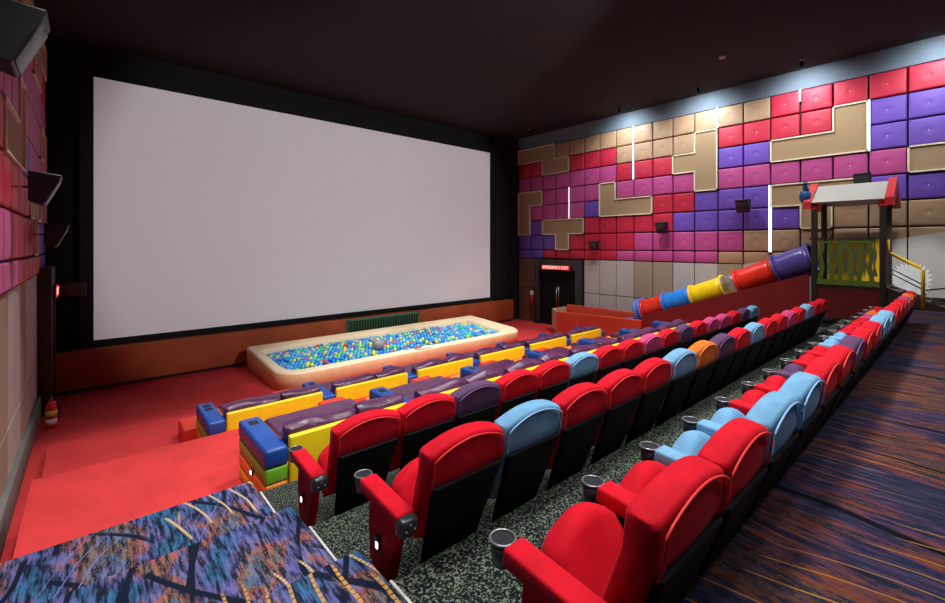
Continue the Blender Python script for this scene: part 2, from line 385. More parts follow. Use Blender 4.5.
b = MB(); b.bx(XL - .2, XR + .2, YF, YF + .2, FZ, 4.8, 'black_felt'); struct(b.build('wall_front'))
wl = MB(); wl.bx(XL - .2, XL, -2.4, YF, FZ, 4.25, 'black_felt'); wl.bx(XL - .2, XL, -2.4, YF, 4.25, 4.8, 'black_felt'); WL = struct(wl.build('wall_left'))
wr = MB(); wr.bx(XR + .06, XR + .2, -2.4, YF, FZ, 4.8, 'black_felt'); wr.bx(XR, XR + .07, -2.4, 13.5, 4.26, 4.8, 'charcoal_wall'); WR = struct(wr.build('wall_right'))
# black side masking beside the screen, right end
b = MB(); b.bx(14.15, 14.62, 13.50, 13.88, FZ, 4.8, 'black_felt'); b.bx(13.25, 14.15, 13.60, 13.88, -2.42, 4.8, 'black_felt'); struct(b.build('trim_2'))
b = MB(); b.bx(XL, XL + .09, -2.4, 11.9, FZ, FZ + .42, 'grey_paint', .01); struct(b.build('baseboard_left'))
b = MB(); b.bx(XR - .10, XR - .02, -2.4, .86, WALK, WALK + .16, 'black_plastic', .01); b.bx(XR - .10, XR - .02, .86, 9.9, FZ, FZ + .5, 'black_plastic', .01); struct(b.build('baseboard_right'))
# stage riser under the screen
b = MB(); b.bx(XL, 14.14, 13.34, 13.88, FZ + .07, -2.42, 'riser_orange', .01); b.bx(XL, 14.1, 13.40, 13.88, FZ, FZ + .09, 'black_felt'); struct(b.build('wall_stage'))
# ------------------------------------------------------------------ screen
sc_ = empty('cinema_screen', (6.52, 13.75, -2.4), 'huge blank white cinema screen across the front wall', 'screen')
b = MB(); b.bx(-6.45, 6.46, -.10, -.06, .15, 6.38, 'screen'); b.build('screen_surface', sc_)
b = MB()
for x0, x1, z0, z1 in ((-6.7, 6.7, -.0, .15), (-6.7, 6.7, 6.38, 6.6), (-6.7, -6.45, .15, 6.38), (6.46, 6.7, .15, 6.38)): b.bx(x0, x1, -.13, -.02, z0, z1, 'black_felt')
b.build('screen_frame', sc_)
# vent in the riser
vt = empty('air_vent', (0, 0, 0), 'long green slatted air vent in the orange stage front', 'vent')
b = MB(); b.bx(6.28, 9.07, 13.325, 13.345, -3.0, -2.44, 'vent_dark'); b.build('vent_back', vt)
b = MB()
for x0, x1, z0, z1 in ((6.26, 9.09, -2.49, -2.43), (6.26, 9.09, -3.04, -2.98), (6.26, 6.31, -3.04, -2.43), (9.04, 9.09, -3.04, -2.43)): b.bx(x0, x1, 13.30, 13.335, z0, z1, 'vent_green')
b.build('vent_frame', vt)
b = MB()
for k in range(28): x = 6.38 + k * .098; b.bx(x - .012, x + .012, 13.305, 13.335, -2.98, -2.49, 'vent_green')
b.build('vent_slats', vt)

# ------------------------------------------------------------------ padded walls
Y0W, TW, ZT, TH = 13.465, .6941, 4.25, .635
FRAMES = {  # name -> cells (row, column)
    'Z': [(0, 0), (0, 1), (0, 2), (1, 2), (1, 3)], 'hook': [(3, 0), (3, 1), (4, 0), (5, 0)], 'T': [(5, 2), (5, 3), (5, 4), (6, 3)],
    'L': [(3, 6), (4, 6), (4, 7), (4, 8)], 'cross': [(1, 11), (2, 11), (3, 11), (2, 10)], 'J': [(2, 14), (2, 15), (2, 16), (1, 16)],
    'step': [(4, 14), (4, 15), (4, 16), (5, 15)], 'bar': [(3, 18), (3, 19), (3, 20)]}
GRID = ['FFFTTTTTTTTTTTRRRRRRRR', 'RRFFRRRTTTTFRRRRFVVVVV', 'KKKKKKKRRRFFVVFFFVVVVV', 'FFKKKKFKKKKFKKKKKKFFFK', 'FKKKKVFFFRRVVVFFFVVVVV', 'FVFFFRRRRRVVVVVFTTTTTT', 'VVVFRRRRKKKKKTTTTTTTTT', 'VVRRRRRKKKKKTTTTTTTTTT']
def wy(k): return Y0W - k * TW
def wz(r): return ZT - r * TH if r < 8 else -.57
def pad_mesh(h, m):
    b = MB(); g = .016
    def disp(u, v, side):
        if side < 0: return 0
        d = math.hypot(u * TW / 2, v * h / 2); return -.022 * math.exp(-(d / .05) ** 2) + .018 * (1 - u * u) * (1 - v * v)
    b.pillow(lambda u, v: (0, u * (TW / 2 - g), v * (h / 2 - g)), (-1, 0, 0), .09, .028, TW, h, m, 12, 12, disp if h > .5 else None)
    if h > .5: b.sph((-.044, 0, 0), .017, 'button', 1, (.5, 1, 1))
    o = b.build('wall_pad'); me = o.data; bpy.data.objects.remove(o); return me
PM = {(k, hh): pad_mesh(hh, 'pad_' + k) for k in 'RKVT' for hh in (TH, .38)}
def wall_pads(wall, X, flip, cols, rest):
    rb = MB(); n = 0
    for r, row in enumerate(GRID):
        for k in cols:
            ch = row[k] if k < len(row) else 'T'
            if ch == 'F': continue
            hh = TH if r < 7 else .38; zc = (wz(r) + wz(r + 1)) / 2; yc = (wy(k) + wy(k + 1)) / 2
            if (r, k) in rest:
                rb.bx(X - .04, X + .04, yc - TW / 2 + .016, yc + TW / 2 - .016, zc - hh / 2 + .016, zc + hh / 2 - .016, 'pad_' + ch, .025); continue
            o = bpy.data.objects.new('wall_pad', PM[ch, hh]); COL.objects.link(o); o.parent = wall
            o.location = (X, yc, zc)
            if flip: o.rotation_euler = (0, 0, PI)
            n += 1
    if rest:
        o = rb.build('wall_pad', wall); o['kind'] = 'stuff'
rest = set((r, k) for r in range(8) for k in (0, 1, 2, 20, 21)) | set((7, k) for k in range(3, 22))
wall_pads(WR, XR + .01, False, range(22), rest)
wall_pads(WL, XL + .02, True, range(12), set())

def wains(wall, X, flip, cols, cells, ranges):
    for (k0, k1, ztop0, ztop1, z0, z1f, m) in cells: pass
# wainscot panels: upper z -.57..-1.87, lower -1.87..floor; right wall rises towards the tower
def wz_top(y): return -.57 if y > 4.5 else -.57 + (4.5 - y) * .215
def wz_mid(y): return -1.87 if y > 4.5 else -1.87 + (4.5 - y) * .215
COLR = {0: 'B', 1: 'B', 5: 'L', 6: 'L', 7: 'L', 8: 'T', 9: 'T', 10: 'L', 11: 'L', 12: 'T', 13: 'L', 14: 'T', 15: 'L', 16: 'T', 17: 'L', 18: 'L', 19: 'L', 20: 'T', 21: 'L'}
for k in range(22):
    if k in (2, 3, 4): continue
    y1, y0 = wy(k) - .014, wy(k + 1) + .014
    b = MB(); m = 'wains_' + COLR[k]
    b.prism([(y0, wz_mid(y0) + .014), (y1, wz_mid(y1) + .014), (y1, wz_top(y1) - .014), (y0, wz_top(y0) - .014)], 'x', XR - .055 if k > 11 else XR - .03, XR + .05, m)
    fl = FZ
    if wz_mid(y0) > fl: b.prism([(y0, fl), (y1, fl), (y1, wz_mid(y1) - .014), (y0, wz_mid(y0) - .014)], 'x', XR - .03, XR + .05, m)
    b.build('wainscot_panel', WR)
for k in range(2, 12):
    y1, y0 = wy(k) - .014, wy(k + 1) + .014
    m = 'wains_' + ('B' if k < 2 else 'LLLTLLTTLL'[(k - 2) % 10])
    b = MB(); b.bx(XL - .02, XL + .03, y0, y1, -2.29, -.585, m); b.bx(XL - .02, XL + .03, y0, y1, FZ + .42, -2.32, m); b.build('wainscot_panel', WL)

SHAPEWORD = {'Z': 'Z-shaped brown panel framed in cream, top far corner of the right wall', 'hook': 'hook-shaped brown panel framed in cream at the right wall far edge',
    'T': 'T-shaped brown panel framed in cream above the right exit door', 'L': 'L-shaped tan panel framed in cream, midway along the right padded wall',
    'cross': 'upright tan panel with short side arm, cream frame, right wall', 'J': 'wide tan panel with raised right end, cream frame, among red pads',
    'step': 'large tan framed panel with downward leg behind the play tower', 'bar': 'straight tan framed bar panel at the right edge of the right wall'}
def framed(X, sgn, cells, label, cat='wall panel', offset=0):
    t = empty('framed_wall_panel', (X, 0, 0), label, cat); S = set(cells)
    pb = MB(); fb = MB()
    for (r, k) in cells:
        y1, y0, z1, z0 = wy(k), wy(k + 1), wz(r), wz(r + 1)
        pb.bx(min(0, sgn * .07), max(0, sgn * .07), y0, y1, z0, z1, 'brown_linen')
        w_ = .035; a, c = min(sgn * .02, sgn * .11), max(sgn * .02, sgn * .11)
        nb = {'u': (r - 1, k) in S, 'd': (r + 1, k) in S, 'f': (r, k - 1) in S, 'n': (r, k + 1) in S}
        if not nb['u']: fb.bx(a, c, y0 - (.0), y1, z1 - w_, z1, 'frame_cream')
        if not nb['d']: fb.bx(a, c, y0, y1, z0, z0 + w_, 'frame_cream')
        if not nb['f']: fb.bx(a, c, y1 - w_, y1, z0, z1, 'frame_cream')
        if not nb['n']: fb.bx(a, c, y0, y0 + w_, z0, z1, 'frame_cream')
        for dr, dk, yy, zz in ((-1, -1, y1, z1), (-1, 1, y0, z1), (1, -1, y1, z0), (1, 1, y0, z0)):   # inner corners
            if (r + dr, k) in S and (r, k + dk) in S and (r + dr, k + dk) not in S:
                fb.bx(a, c, min(yy, yy + (w_ if dk == 1 else -w_)), max(yy, yy + (w_ if dk == 1 else -w_)), min(zz, zz + (-w_ if dr == -1 else w_)), max(zz, zz + (-w_ if dr == -1 else w_)), 'frame_cream')
    pb.build('linen_panel', t); fb.build('cream_frame', t)
for nme, cells in FRAMES.items(): framed(XR + .02, -1, cells, SHAPEWORD[nme])
LW = {'Z': 'Z-shaped brown panel framed in cream on the left wall near the screen', 'hook': 'hook-shaped brown framed panel on the left wall beside the screen edge',
    'T': 'T-shaped brown framed panel on the left wall behind the small speaker', 'L': 'L-shaped tan framed panel on the left wall between two speakers', 'cross': 'upright tan framed panel of the left wall at the picture edge'}
for nme, lb in LW.items(): framed(XL - .02, 1, FRAMES[nme], lb)

def neon(k, z0, z1, label, X=XR, hw=.022):
    t = empty('neon_strip', (X - .06, wy(k), 0), label, 'light', 'white light strips between the wall pads')
    b = MB(); b.bx(-.02, 0, -hw, hw, z0, z1, 'neon', .006); b.build('light_tube', t)
    b = MB(); b.bx(0.001, .03, -hw - .008, hw + .008, z0 - .01, z1 + .01, 'ring'); b.build('strip_channel', t)
neon(8, wz(3), wz(0), 'white light strip between tan pads over the L-shaped panel')
neon(12, wz(1), wz(0), 'short white light strip at the top of the tan pads', hw=.014)
neon(15, wz(.5), wz(0), 'short white light strip between the two red top pads', hw=.014)
neon(14, wz(7), wz(4) + .0, 'long white light strip beside violet pads left of the tower', hw=.035)
neon(17, wz(3), wz(1), 'white light strip on the right end of the J-shaped panel', hw=.035)
neon(4, wz(5), wz(3), 'faint thin light strip among magenta pads near the far corner', hw=.008)

# ------------------------------------------------------------------ doors
def portal(X, sgn, y0, y1, ztop, dep, label):
    t = empty('exit_portal', (X, (y0 + y1) / 2, FZ), label, 'doorway'); hw = (y1 - y0) / 2; H = ztop - FZ
    a, c = sorted((0, sgn * dep))
    b = MB(); fw = .26; b.bx(a, c, -hw, -hw + fw, 0, H, 'portal', .01); b.bx(a, c, hw - fw, hw, 0, H, 'portal', .01); b.bx(a, c, -hw + fw, hw - fw, H - .42, H, 'portal', .01); b.build('door_surround', t)
    a, c = sorted((sgn * .02, sgn * .07)); 
    for s_ in (-1, 1):
        b = MB(); y0_, y1_ = sorted((s_ * .008, s_ * (hw - fw))); b.bx(a, c, y0_, y1_, 0, H - .42, 'door_black'); d = b.build('door_leaf', t)
        b = MB(); b.cyl((sgn * .11, s_ * .06, .75), (sgn * .11, s_ * .06, 1.6), .012, 'chrome'); b.cyl((sgn * .06, s_ * .06, .8), (sgn * .11, s_ * .06, .8), .01, 'chrome'); b.cyl((sgn * .06, s_ * .06, 1.55), (sgn * .11, s_ * .06, 1.55), .01, 'chrome'); b.build('door_handle', d)
    return t
def text_mesh(txt, name, parent, loc, rot, size, fitw, m):
    cu = bpy.data.curves.new(name, 'FONT'); cu.body = txt; cu.size = size; cu.align_x = 'CENTER'; cu.align_y = 'CENTER'; cu.extrude = .004
    o = bpy.data.objects.new(name, cu); COL.objects.link(o); bpy.context.view_layer.update()
    me = bpy.data.meshes.new_from_object(o.evaluated_get(bpy.context.evaluated_depsgraph_get())); wd = o.dimensions.x
    bpy.data.objects.remove(o); me.materials.clear(); me.materials.append(M[m])
    o = bpy.data.objects.new(name, me); COL.objects.link(o); o.parent = parent; o.location = loc; o.rotation_euler = rot; o.scale = (fitw / wd, 1, 1); return o
portal(XR, -1, 10.04, 12.42, -.60, .22, 'black double exit door in dark surround, right wall by the screen')
portal(XL, 1, 11.95, 13.25, -.45, .24, 'dark exit doorway on the left wall beside the screen')
sg = empty('exit_sign', (XR - .24, 11.25, -.92), 'red lit sign above the right exit door', 'sign')
b = MB(); b.bx(-.05, 0, -.80, .78, -.11, .11, 'black_plastic', .01); b.build('sign_case', sg)
b = MB(); b.bx(-.058, -.051, -.74, .66, -.085, .085, 'red_sign'); b.build('sign_face', sg)
text_mesh('EMERGENCY EXIT', 'sign_lettering', sg, (-.064, -.04, -.005), (PI / 2, 0, -PI / 2), .16, 1.3, 'sign_text')
sg = empty('exit_sign', (XL + .24, 12.5, -.95), 'red lit exit sign over the left doorway', 'sign')
b = MB(); b.bx(0, .05, -.34, .34, -.14, .14, 'black_plastic', .01); b.build('sign_case', sg)
b = MB(); b.bx(.051, .058, -.30, .30, -.11, .11, 'red_sign'); b.build('sign_face', sg)
text_mesh('EXIT', 'sign_lettering', sg, (.063, 0, -.005), (PI / 2, 0, PI / 2), .2, .5, 'sign_text')
b = MB(); b.bx(XL + .02, XL + .75, 13.27, 13.31, -1.15, -.85, 'portal', .005); b.bx(XL + .35, XL + .72, 13.262, 13.272, -1.11, -.89, 'post_brown')
tag(b.build('hanging_sign_board'), 'unlit dark sign board jutting out beside the left exit sign', 'sign')
def extinguisher(loc, label):
    t = empty('fire_extinguisher', loc, label, 'fire extinguisher')
    b = MB(); b.tube([(0, 0, 0), (0, 0, .015), (0, 0, .4), (0, 0, .45), (0, 0, .485), (0, 0, .5)], [.07, .082, .082, .07, .035, .03], 'ext_red', 18); b.build('cylinder_body', t)
    b = MB(); b.cyl((0, 0, .22), (0, 0, .33), .0835, 'label_yellow', 18); b.cyl((0, 0, .08), (0, 0, .18), .0832, 'white_plastic', 18); b.build('paper_label', t)
    b = MB(); b.cyl((0, 0, .5), (0, 0, .55), .02, 'chrome'); b.box((0, -.04, .56), (.02, .14, .015), 'black_plastic', .004); b.box((0, -.04, .59), (.02, .15, .012), 'black_plastic', .004, (.2, 'X')); b.build('handle', t)
    b = MB(); b.tube([(0, .02, .53), (.06, .03, .52), (.1, .03, .42), (.1, .02, .25), (.09, .01, .12)], .011, 'black_plastic'); b.build('hose', t)
extinguisher((XL + .27, 11.1, FZ + .42 - .42), 'red fire extinguisher standing by the left doorway')
t = empty('fire_extinguisher', (XR - .13, 12.58, -2.55), 'small red and white extinguisher hung left of the right door', 'fire extinguisher')
b = MB(); b.tube([(0, 0, 0), (0, 0, .02), (0, 0, .28), (0, 0, .36)], [.05, .07, .07, .03], 'ext_red', 14); b.build('cylinder_body', t)
b = MB(); b.box((0, 0, .46), (.14, .14, .2), 'white_plastic', .02); b.build('valve_cover', t)

# ------------------------------------------------------------------ speakers
def speaker(loc, sgn, label, s=1.0, tilt=.35, wide=.42):
    t = empty('wall_speaker', loc, label, 'speaker')
    b = MB(); h = .50 * s; d1 = .32 * s; d2 = .14 * s; w_ = wide * s
    x = -sgn * .0
    prof = [(sgn * -.02, h / 2), (sgn * (.02 + d1), h / 2 - .03), (sgn * (.02 + d1 - .02), h / 2 - .08), (sgn * d2, -h / 2), (sgn * -.02, -h / 2 + .05)]
    prof = [(p[0] + sgn * .18, p[1]) for p in prof]
    b.prism(prof, 'y', -w_ / 2, w_ / 2, 'black_plastic', .012); c = b.build('cabinet', t)
    b = MB(); p0 = Vector((sgn * (.17 + d1), 0, h / 2 - .10)); p1 = Vector((sgn * (.19 + d2), 0, -h / 2 + .03))
    mid = (p0 + p1) / 2; ang = math.atan2(p0.x - p1.x, p0.z - p1.z)
    b.box(mid + Vector((sgn * .006, 0, 0)), (.012, w_ * .9, (p0 - p1).length), 'cap_plastic', .003, (ang, 'Y')); b.build('grille', t)
    b = MB(); b.cyl((-sgn * .05, 0, .02), (sgn * .2, 0, .02), .016, 'chrome'); b.cyl((-sgn * .06, 0, .02), (-sgn * .04, 0, .02), .05, 'ring'); b.build('wall_bracket', t)
# ------------------------------------------------------------------ seats
SW = .56
def yl(z): return .10 * (1 - z) + .26 * max(0, .72 - z)
def ztop(u): return .85 + .065 * (1 - u * u)
def hwid(z): return .276 if z > .66 else .276 - (.66 - z) * .08
def seat_meshes():
    R = {}
    def keep(key, b, nm):
        o = b.build(nm); R[key] = (nm, o.data); bpy.data.objects.remove(o)
    for c in VEL:
        v = 'velvet_' + c
        b = MB()
        def fn(u, t_):
            t_ = (t_ + 1) / 2; z = .33 + t_ * (ztop(u) - .33); x = u * hwid(z)
            return (x, yl(z) + .062 + .014 * u * u, z)
        b.pillow(fn, (0, 1, .12), .118, .028, .54, .62, v, 12, 12, lambda u, q, s_: .012 * (1 - u * u) * (1 - q ** 4) if s_ > 0 else 0); keep(('back', c), b, 'backrest')
        b = MB(); pts = []; zc_ = ztop(.9) - .045
        for j in range(9): z = .665 + (zc_ - .665) * j / 8; pts.append((-.252, yl(z) - .002, z))
        for j in range(1, 20):
            u = -.95 + 1.9 * j / 20; z = ztop(u) - .030; pts.append((u * .256, yl(z) - .002, z))
        for j in range(9): z = zc_ - (zc_ - .665) * j / 8; pts.append((.252, yl(z) - .002, z))
        b.tube(pts, .0055, 'piping_' + c, 6); keep(('piping', c), b, 'piping')
        b = MB(); b.pillow(lambda u, q: (u * .225 * (1 - .10 * max(0, q) ** 3), .38 + .14 * (q + 1) / 2, .22 + .37 * (q + 1) / 2 - .10 * u * u * (q > .0) * q), (0, 1, -.38), .13, .055, .45, .38, v, 10, 10); keep(('cushion', c), b, 'seat_cushion')
        for kk, ax in (('arm', -.30), ('aislearm', -.355)):
            b = MB(); b.box((ax, .35, .525), (.11, .42, .075), v, .014, (.08, 'X'), 3); keep((kk, c), b, 'armrest')
        b = MB(); b.prism([(.30, .01), (.40, .01), (.48, .16), (.50, .34), (.48, .54), (.18, .49), (.20, .36), (.26, .16)], 'x', -.385, -.325, v, .015); keep(('side', c), b, 'side_panel')
    b = MB()
    def fs(u, q):
        z = .07 + (q + 1) / 2 * .60; return (u * (.245 - .10 * max(0, .66 - z)), yl(z) - .002, z)
    b.pillow(fs, (0, 1, .1), .04, .010, .5, .6, 'shell_black', 6, 8); keep(('shell', 0), b, 'back_shell')
    b = MB(); b.pillow(lambda u, q: (u * .19, .455 + .09 * (q + 1) / 2, .22 + .24 * (q + 1) / 2), (0, 1, -.38), .05, .02, .4, .3, 'black_plastic', 4, 4); keep(('pan', 0), b, 'seat_pan')
    b = MB(); b.box((-.355, .13, .485), (.116, .075, .10), 'cap_plastic', .028, (.10, 'X'), 3)
    for dx, dz in ((-.025, .0), (.025, .0), (0, .028)): b.sph((-.355 + dx, .093, .475 + dz), .008, 'ring', 1)
    keep(('cap', 0), b, 'armrest_end_cap')
    for kk, ax in (('', -.30), ('aisle', -.355)):
        b = MB(); n = 20
        b.cyl((ax, .61, .47), (ax, .61, .56), .042, 'cap_plastic', n, .05, caps=True); b.box((ax, .565, .52), (.07, .06, .05), 'cap_plastic', .01); keep((kk + 'cup', 0), b, 'cup_holder')
        b = MB(); b.tube([(ax + .05 * math.cos(2 * PI * j / 20), .61 + .05 * math.sin(2 * PI * j / 20), .563) for j in range(20)], .006, 'ring', 6, True)
        b.cyl((ax, .61, .5602), (ax, .61, .5612), .044, 'hole_shade', 18); keep((kk + 'ring', 0), b, 'rim_ring')
    b = MB(); b.prism([(.40, .0), (.48, .0), (.50, .2), (.48, .50), (.30, .49), (.33, .36), (.38, .2)], 'x', -.32, -.29, 'black_plastic', .008); b.box((-.305, .44, .01), (.09, .16, .02), 'black_plastic', .005); keep(('post', 0), b, 'support_leg')
    b = MB(); b.box((-.392, .37, .29), (.022, .05, .075), 'black_plastic', .006); b.box((-.401, .36, .285), (.01, .022, .035), 'glow_white', .003); keep(('light', 0), b, 'aisle_light')
    return R
SM = seat_meshes()
def mk(key, parent, mirror=0):
    nm, me = SM[key]; o = bpy.data.objects.new(nm, me); COL.objects.link(o); o.parent = parent
    if mirror: o.location = (SW, 0, 0)
    return o
CN = dict(R='red', B='blue', V='purple', O='orange', K='pink')
CW = dict(R='red', B='light blue', V='dark purple', O='orange', K='pink')
ROWS = [('back row', .585, -1.70, 'RRBBRRVRRBBRRRKOR', 'chairs of the back row'),
        ('middle row', 1.81, -1.95, 'RBRRRBOVRBRRKRBRR', 'chairs of the middle row'),
        ('front chair row', 2.96, -2.20, 'RRVRRBRRKRVRKKRVB', 'chairs of the front chair row')]
X0 = 1.32
for rname, y, z, cols, grp in ROWS:
    for i, ch in enumerate(cols):
        c = CN[ch]
        lab = f'{CW[ch]} velvet cinema chair, {ORD[i]} from the left in the {rname}'
        t = empty('cinema_chair', (X0 + SW * (i + .5) - (.04 if y < 1 else 0), y, z), lab, 'chair', grp)
        bk = mk(('back', c), t); mk(('piping', c), bk); mk(('shell', 0), t); mk(('cushion', c), t); mk(('pan', 0), t); ai = 'aisle' if i == 0 else ''; mk((ai + 'arm', c), t)
        cp = mk((ai + 'cup', 0), t); mk((ai + 'ring', 0), cp)
        mk(('post', 0), t)
        if i == 0: mk(('side', c), t); mk(('cap', 0), t); mk(('light', 0), t)
        if i == len(cols) - 1:
            mk(('arm', c), t, 1); cp = mk(('cup', 0), t, 1); mk(('ring', 0), cp); mk(('side', c), t, 1)

# ------------------------------------------------------------------ foam sofas
def foam_block(name_parts, loc, D, label, light):
    """arm block of stacked foam layers, x .30 wide, D long towards the screen"""
    t = empty('stacked_foam_block', loc, label, 'foam block', 'stacked foam arm blocks between the sofas')
    W_ = .22
    for nm, z0, z1, m in (('yellow_layer', 0, .155, 'foam_yellow'), ('orange_layer', .155, .315, 'foam_orange'), ('green_layer', .315, .475, 'foam_green')):
        b = MB(); b.bx(0, W_, 0, D, z0, z1, m, .025, 3); b.build(nm, t)
    b = MB(); b.bx(-.005, W_ + .005, -.005, D + .005, .475, .665, 'foam_blue', .035, 3); tp = b.build('blue_layer', t)
    b = MB(); b.bx(.06, .16, D - .25, D - .12, .6645, .6665, 'hole_shade', 0)
    if light and loc[1] > 6: b.bx(.06, .16, D - .42, D - .29, .6645, .6665, 'hole_shade', 0)
    b.build('cup_recess', tp)
    if light:
        b = MB(); b.box((-.012, D * .42, .30), (.02, .07, .06), 'black_plastic', .006); b.box((-.022, D * .42, .30), (.01, .04, .035), 'glow_white', .003); b.build('aisle_light', t)
PITCH = 1.665
def bolster(parent, x0, x1, y, z, seed):
    b = MB(); W_ = x1 - x0
    def fn(u, v):
        return (x0 + (u + 1) / 2 * W_, y + .05 - .03 * v, z + .13 * v + .02 * math.sin(u * 3 + seed) - .03 * u * u)
    def disp(u, v, s_):
        p = Vector((u * 3 + seed * 7, v * 1.3, seed)); return .022 * noise.noise(p * 2.2) + .03 * (1 - u ** 4) * (1 - v * v)
    b.pillow(fn, (0, 1, .25), .17, .05, W_, .26, 'vinyl_purple', 16, 8, disp); return b.build('bolster_cushion', parent)
def sofa_row(yb, z, x0, n, D, rowword, feet):
    for i in range(n + 1):
        x = x0 + PITCH * i
        lab = f'stacked foam arm block with blue top, {ORD[i]} from the left in the {rowword}'
        foam_block(None, (x, yb, z), D, lab, i == 0)
        if i in feet:
            dy, dx = feet[i]
            b = MB(); b.bx(0, .62 if i == 0 else .40, 0, .55 if i == 0 else .36, 0, .31, 'foam_red', .035, 3); o = b.build('foam_footrest', None, (x + dx, yb + D + dy, z))
            tag(o, f'red foam footrest at the {ORD[i]} arm block of the {rowword}', 'footrest', 'red foam footrests')
    for i in range(n):
        x = x0 + PITCH * i + .22; w_ = PITCH - .22
        t = empty('foam_sofa', (x, yb, z), f'two-seat foam sofa with purple cushions, {ORD[i]} from the left in the {rowword}', 'sofa', 'foam sofas in front of the seats')
        b = MB(); b.bx(.01, w_ - .01, .08, D + .58, 0, .34, 'foam_orange', .03, 3); b.build('base', t)
        b = MB(); b.bx(.0 + .01, w_ - .01, -.02, .06, 0.02, .75, 'foam_yellow', .02, 3); b.build('back_panel', t)
        b = MB(); b.pillow(lambda u, v: (w_ / 2 + .08 + u * (w_ / 2 - .12), .12 + (v + 1) / 2 * (D + .38), .38), (0, 0, 1), .10, .03, w_ - .2, D, 'vinyl_purple', 8, 10, lambda u, v, s_: .012 * noise.noise(Vector((u * 3 + i * 5, v * 3, z))) if s_ > 0 else 0); b.build('seat_mat', t)
        h = w_ * .56
        bolster(t, -.0, h - .005, .13, .695, i * 2 + z); bolster(t, h + .005, w_ - .0, .13, .705, i * 2 + 1 + z)
sofa_row(4.57, -2.70, 1.30, 6, 1.03, 'near sofa row', {1: (.62, -.35), 2: (.62, -.35), 3: (.62, -.35), 4: (.62, -.35), 5: (.62, -.35)})
sofa_row(7.12, -3.20, 1.27, 6, .98, 'far sofa row', {0: (.02, -.17), 1: (.62, -.25), 2: (.62, -.25), 4: (.62, -.25)})

# ------------------------------------------------------------------ ball pit
PX0, PX1, PY0, PY1, PZ = 3.20, 11.30, 10.15, 12.95, -2.76
def rz(y): return -2.76 - (12.95 - y) * .064
def rrect(x0, x1, y0, y1, r0, r1, n=8):
    pts = []
    for (cx, cy, r, a0) in ((x1, y0, r0, -PI / 2), (x1, y1, r1, 0), (x0, y1, r1, PI / 2), (x0, y0, r0, PI)):
        ox = cx - r if cx == x1 else cx + r; oy = cy - r if cy == y1 else cy + r
        for j in range(n + 1): a = a0 + PI / 2 * j / n; pts.append((ox + r * math.cos(a), oy + r * math.sin(a)))
    return pts
pit = empty('ball_pit', ((PX0 + PX1) / 2, (PY0 + PY1) / 2, FZ), 'long tan foam ball pit with rounded corners before the stage', 'ball pit')
O_ = Vector(pit.location)
outer = rrect(PX0, PX1, PY0, PY1, .55, .06); inner = rrect(PX0 + .24, PX1 - .70, PY0 + .26, PY1 - .50, .42, .08)
b = MB(); bm = b.bm; it = b._m('pit_foam'); isd = b._m('pit_side')
def ring(poly, z, inset=0, c=None): return [bm.verts.new(Vector((x, y, z if z < -3.2 else z + rz(y) - PZ)) - O_) for x, y in poly]
o0 = ring(outer, FZ); o1 = ring(outer, PZ - .03); o2 = ring([(x + (.03 if x < 7 else -.03), y + (.03 if y < 11 else -.03)) for x, y in outer], PZ)
i2 = ring([(x + (-.03 if x < 7 else .03), y + (-.03 if y < 11 else .03)) for x, y in inner], PZ); i1 = ring(inner, PZ - .03); i0 = ring(inner, FZ + .06)
rr = [o0, o1, o2, i2, i1, i0]; n = len(outer)
for k in range(5):
    for j in range(n):
        f = bm.faces.new((rr[k][j], rr[k][(j + 1) % n], rr[k + 1][(j + 1) % n], rr[k + 1][j])); f.material_index = isd if k == 0 else it; f.smooth = k in (0, 4)
f = bm.faces.new(i0); f.material_index = it
f = bm.faces.new(o0); f.material_index = it
b.build('padded_rim', pit)
BM = {}
for k in BALL:
    b = MB(); b.sph((0, 0, 0), .054, 'ball_' + k, 2); o = b.build('ball'); BM[k] = o.data; bpy.data.objects.remove(o)
spots = []; rb = .054
ix0, ix1, iy0, iy1 = PX0 + .24, PX1 - .70, PY0 + .26, PY1 - .50
def hgt(x, y):
    e = min(1, (x - ix0) / .6, (ix1 - x) / .6, (iy1 - y) / .3, (y - iy0) / .3)
    return rz(min(y, 11.6)) - .13 + .10 * max(0, e) + .05 * noise.noise(Vector((x * 1.1, y * 1.3, 2)))
for layer, dz in ((0, -.09), (1, 0)):
    y = iy0 + rb + .01; r_ = 0
    while y < iy1 - rb:
        x = ix0 + rb + (.055 if (r_ + layer) % 2 else 0)
        while x < ix1 - rb:
            ok = not ((x < ix0 + .4 and (y < iy0 + .4) and math.hypot(x - ix0 - .4, y - iy0 - .4) > .4 - rb) or (x > ix1 - .4 and y < iy0 + .4 and math.hypot(x - ix1 + .4, y - iy0 - .4) > .4 - rb))
            if ok and random.random() < .90: spots.append((x + random.uniform(-.008, .008), y + random.uniform(-.008, .008), hgt(x, y) + dz + random.uniform(-.012, .02), layer))
            x += .112
        y += .098; r_ += 1
def pick():
    q = random.random(); return 'blue' if q < .50 else 'cyan' if q < .68 else 'yellow' if q < .85 else 'green' if q < .965 else 'red'
top = sorted([s for s in spots if s[3] == 1], key=lambda s: s[0] * .66 + s[1] * .75)
near = set(top[:300])
LBL = {'blue': 'blue', 'cyan': 'sky blue', 'yellow': 'yellow', 'green': 'green', 'red': 'red'}
for s in top[:300]:
    k = pick(); o = bpy.data.objects.new('play_ball', BM[k]); COL.objects.link(o); o.location = s[:3]
    tag(o, f'{LBL[k]} plastic play ball at the near left end of the ball pit', 'ball', f'{LBL[k]} play balls in the ball pit')
KL = list(BALL); tv = [tuple(v.co) for v in BM['blue'].vertices]; tf = [tuple(p.vertices) for p in BM['blue'].polygons]
V_, F_, MI = [], [], []
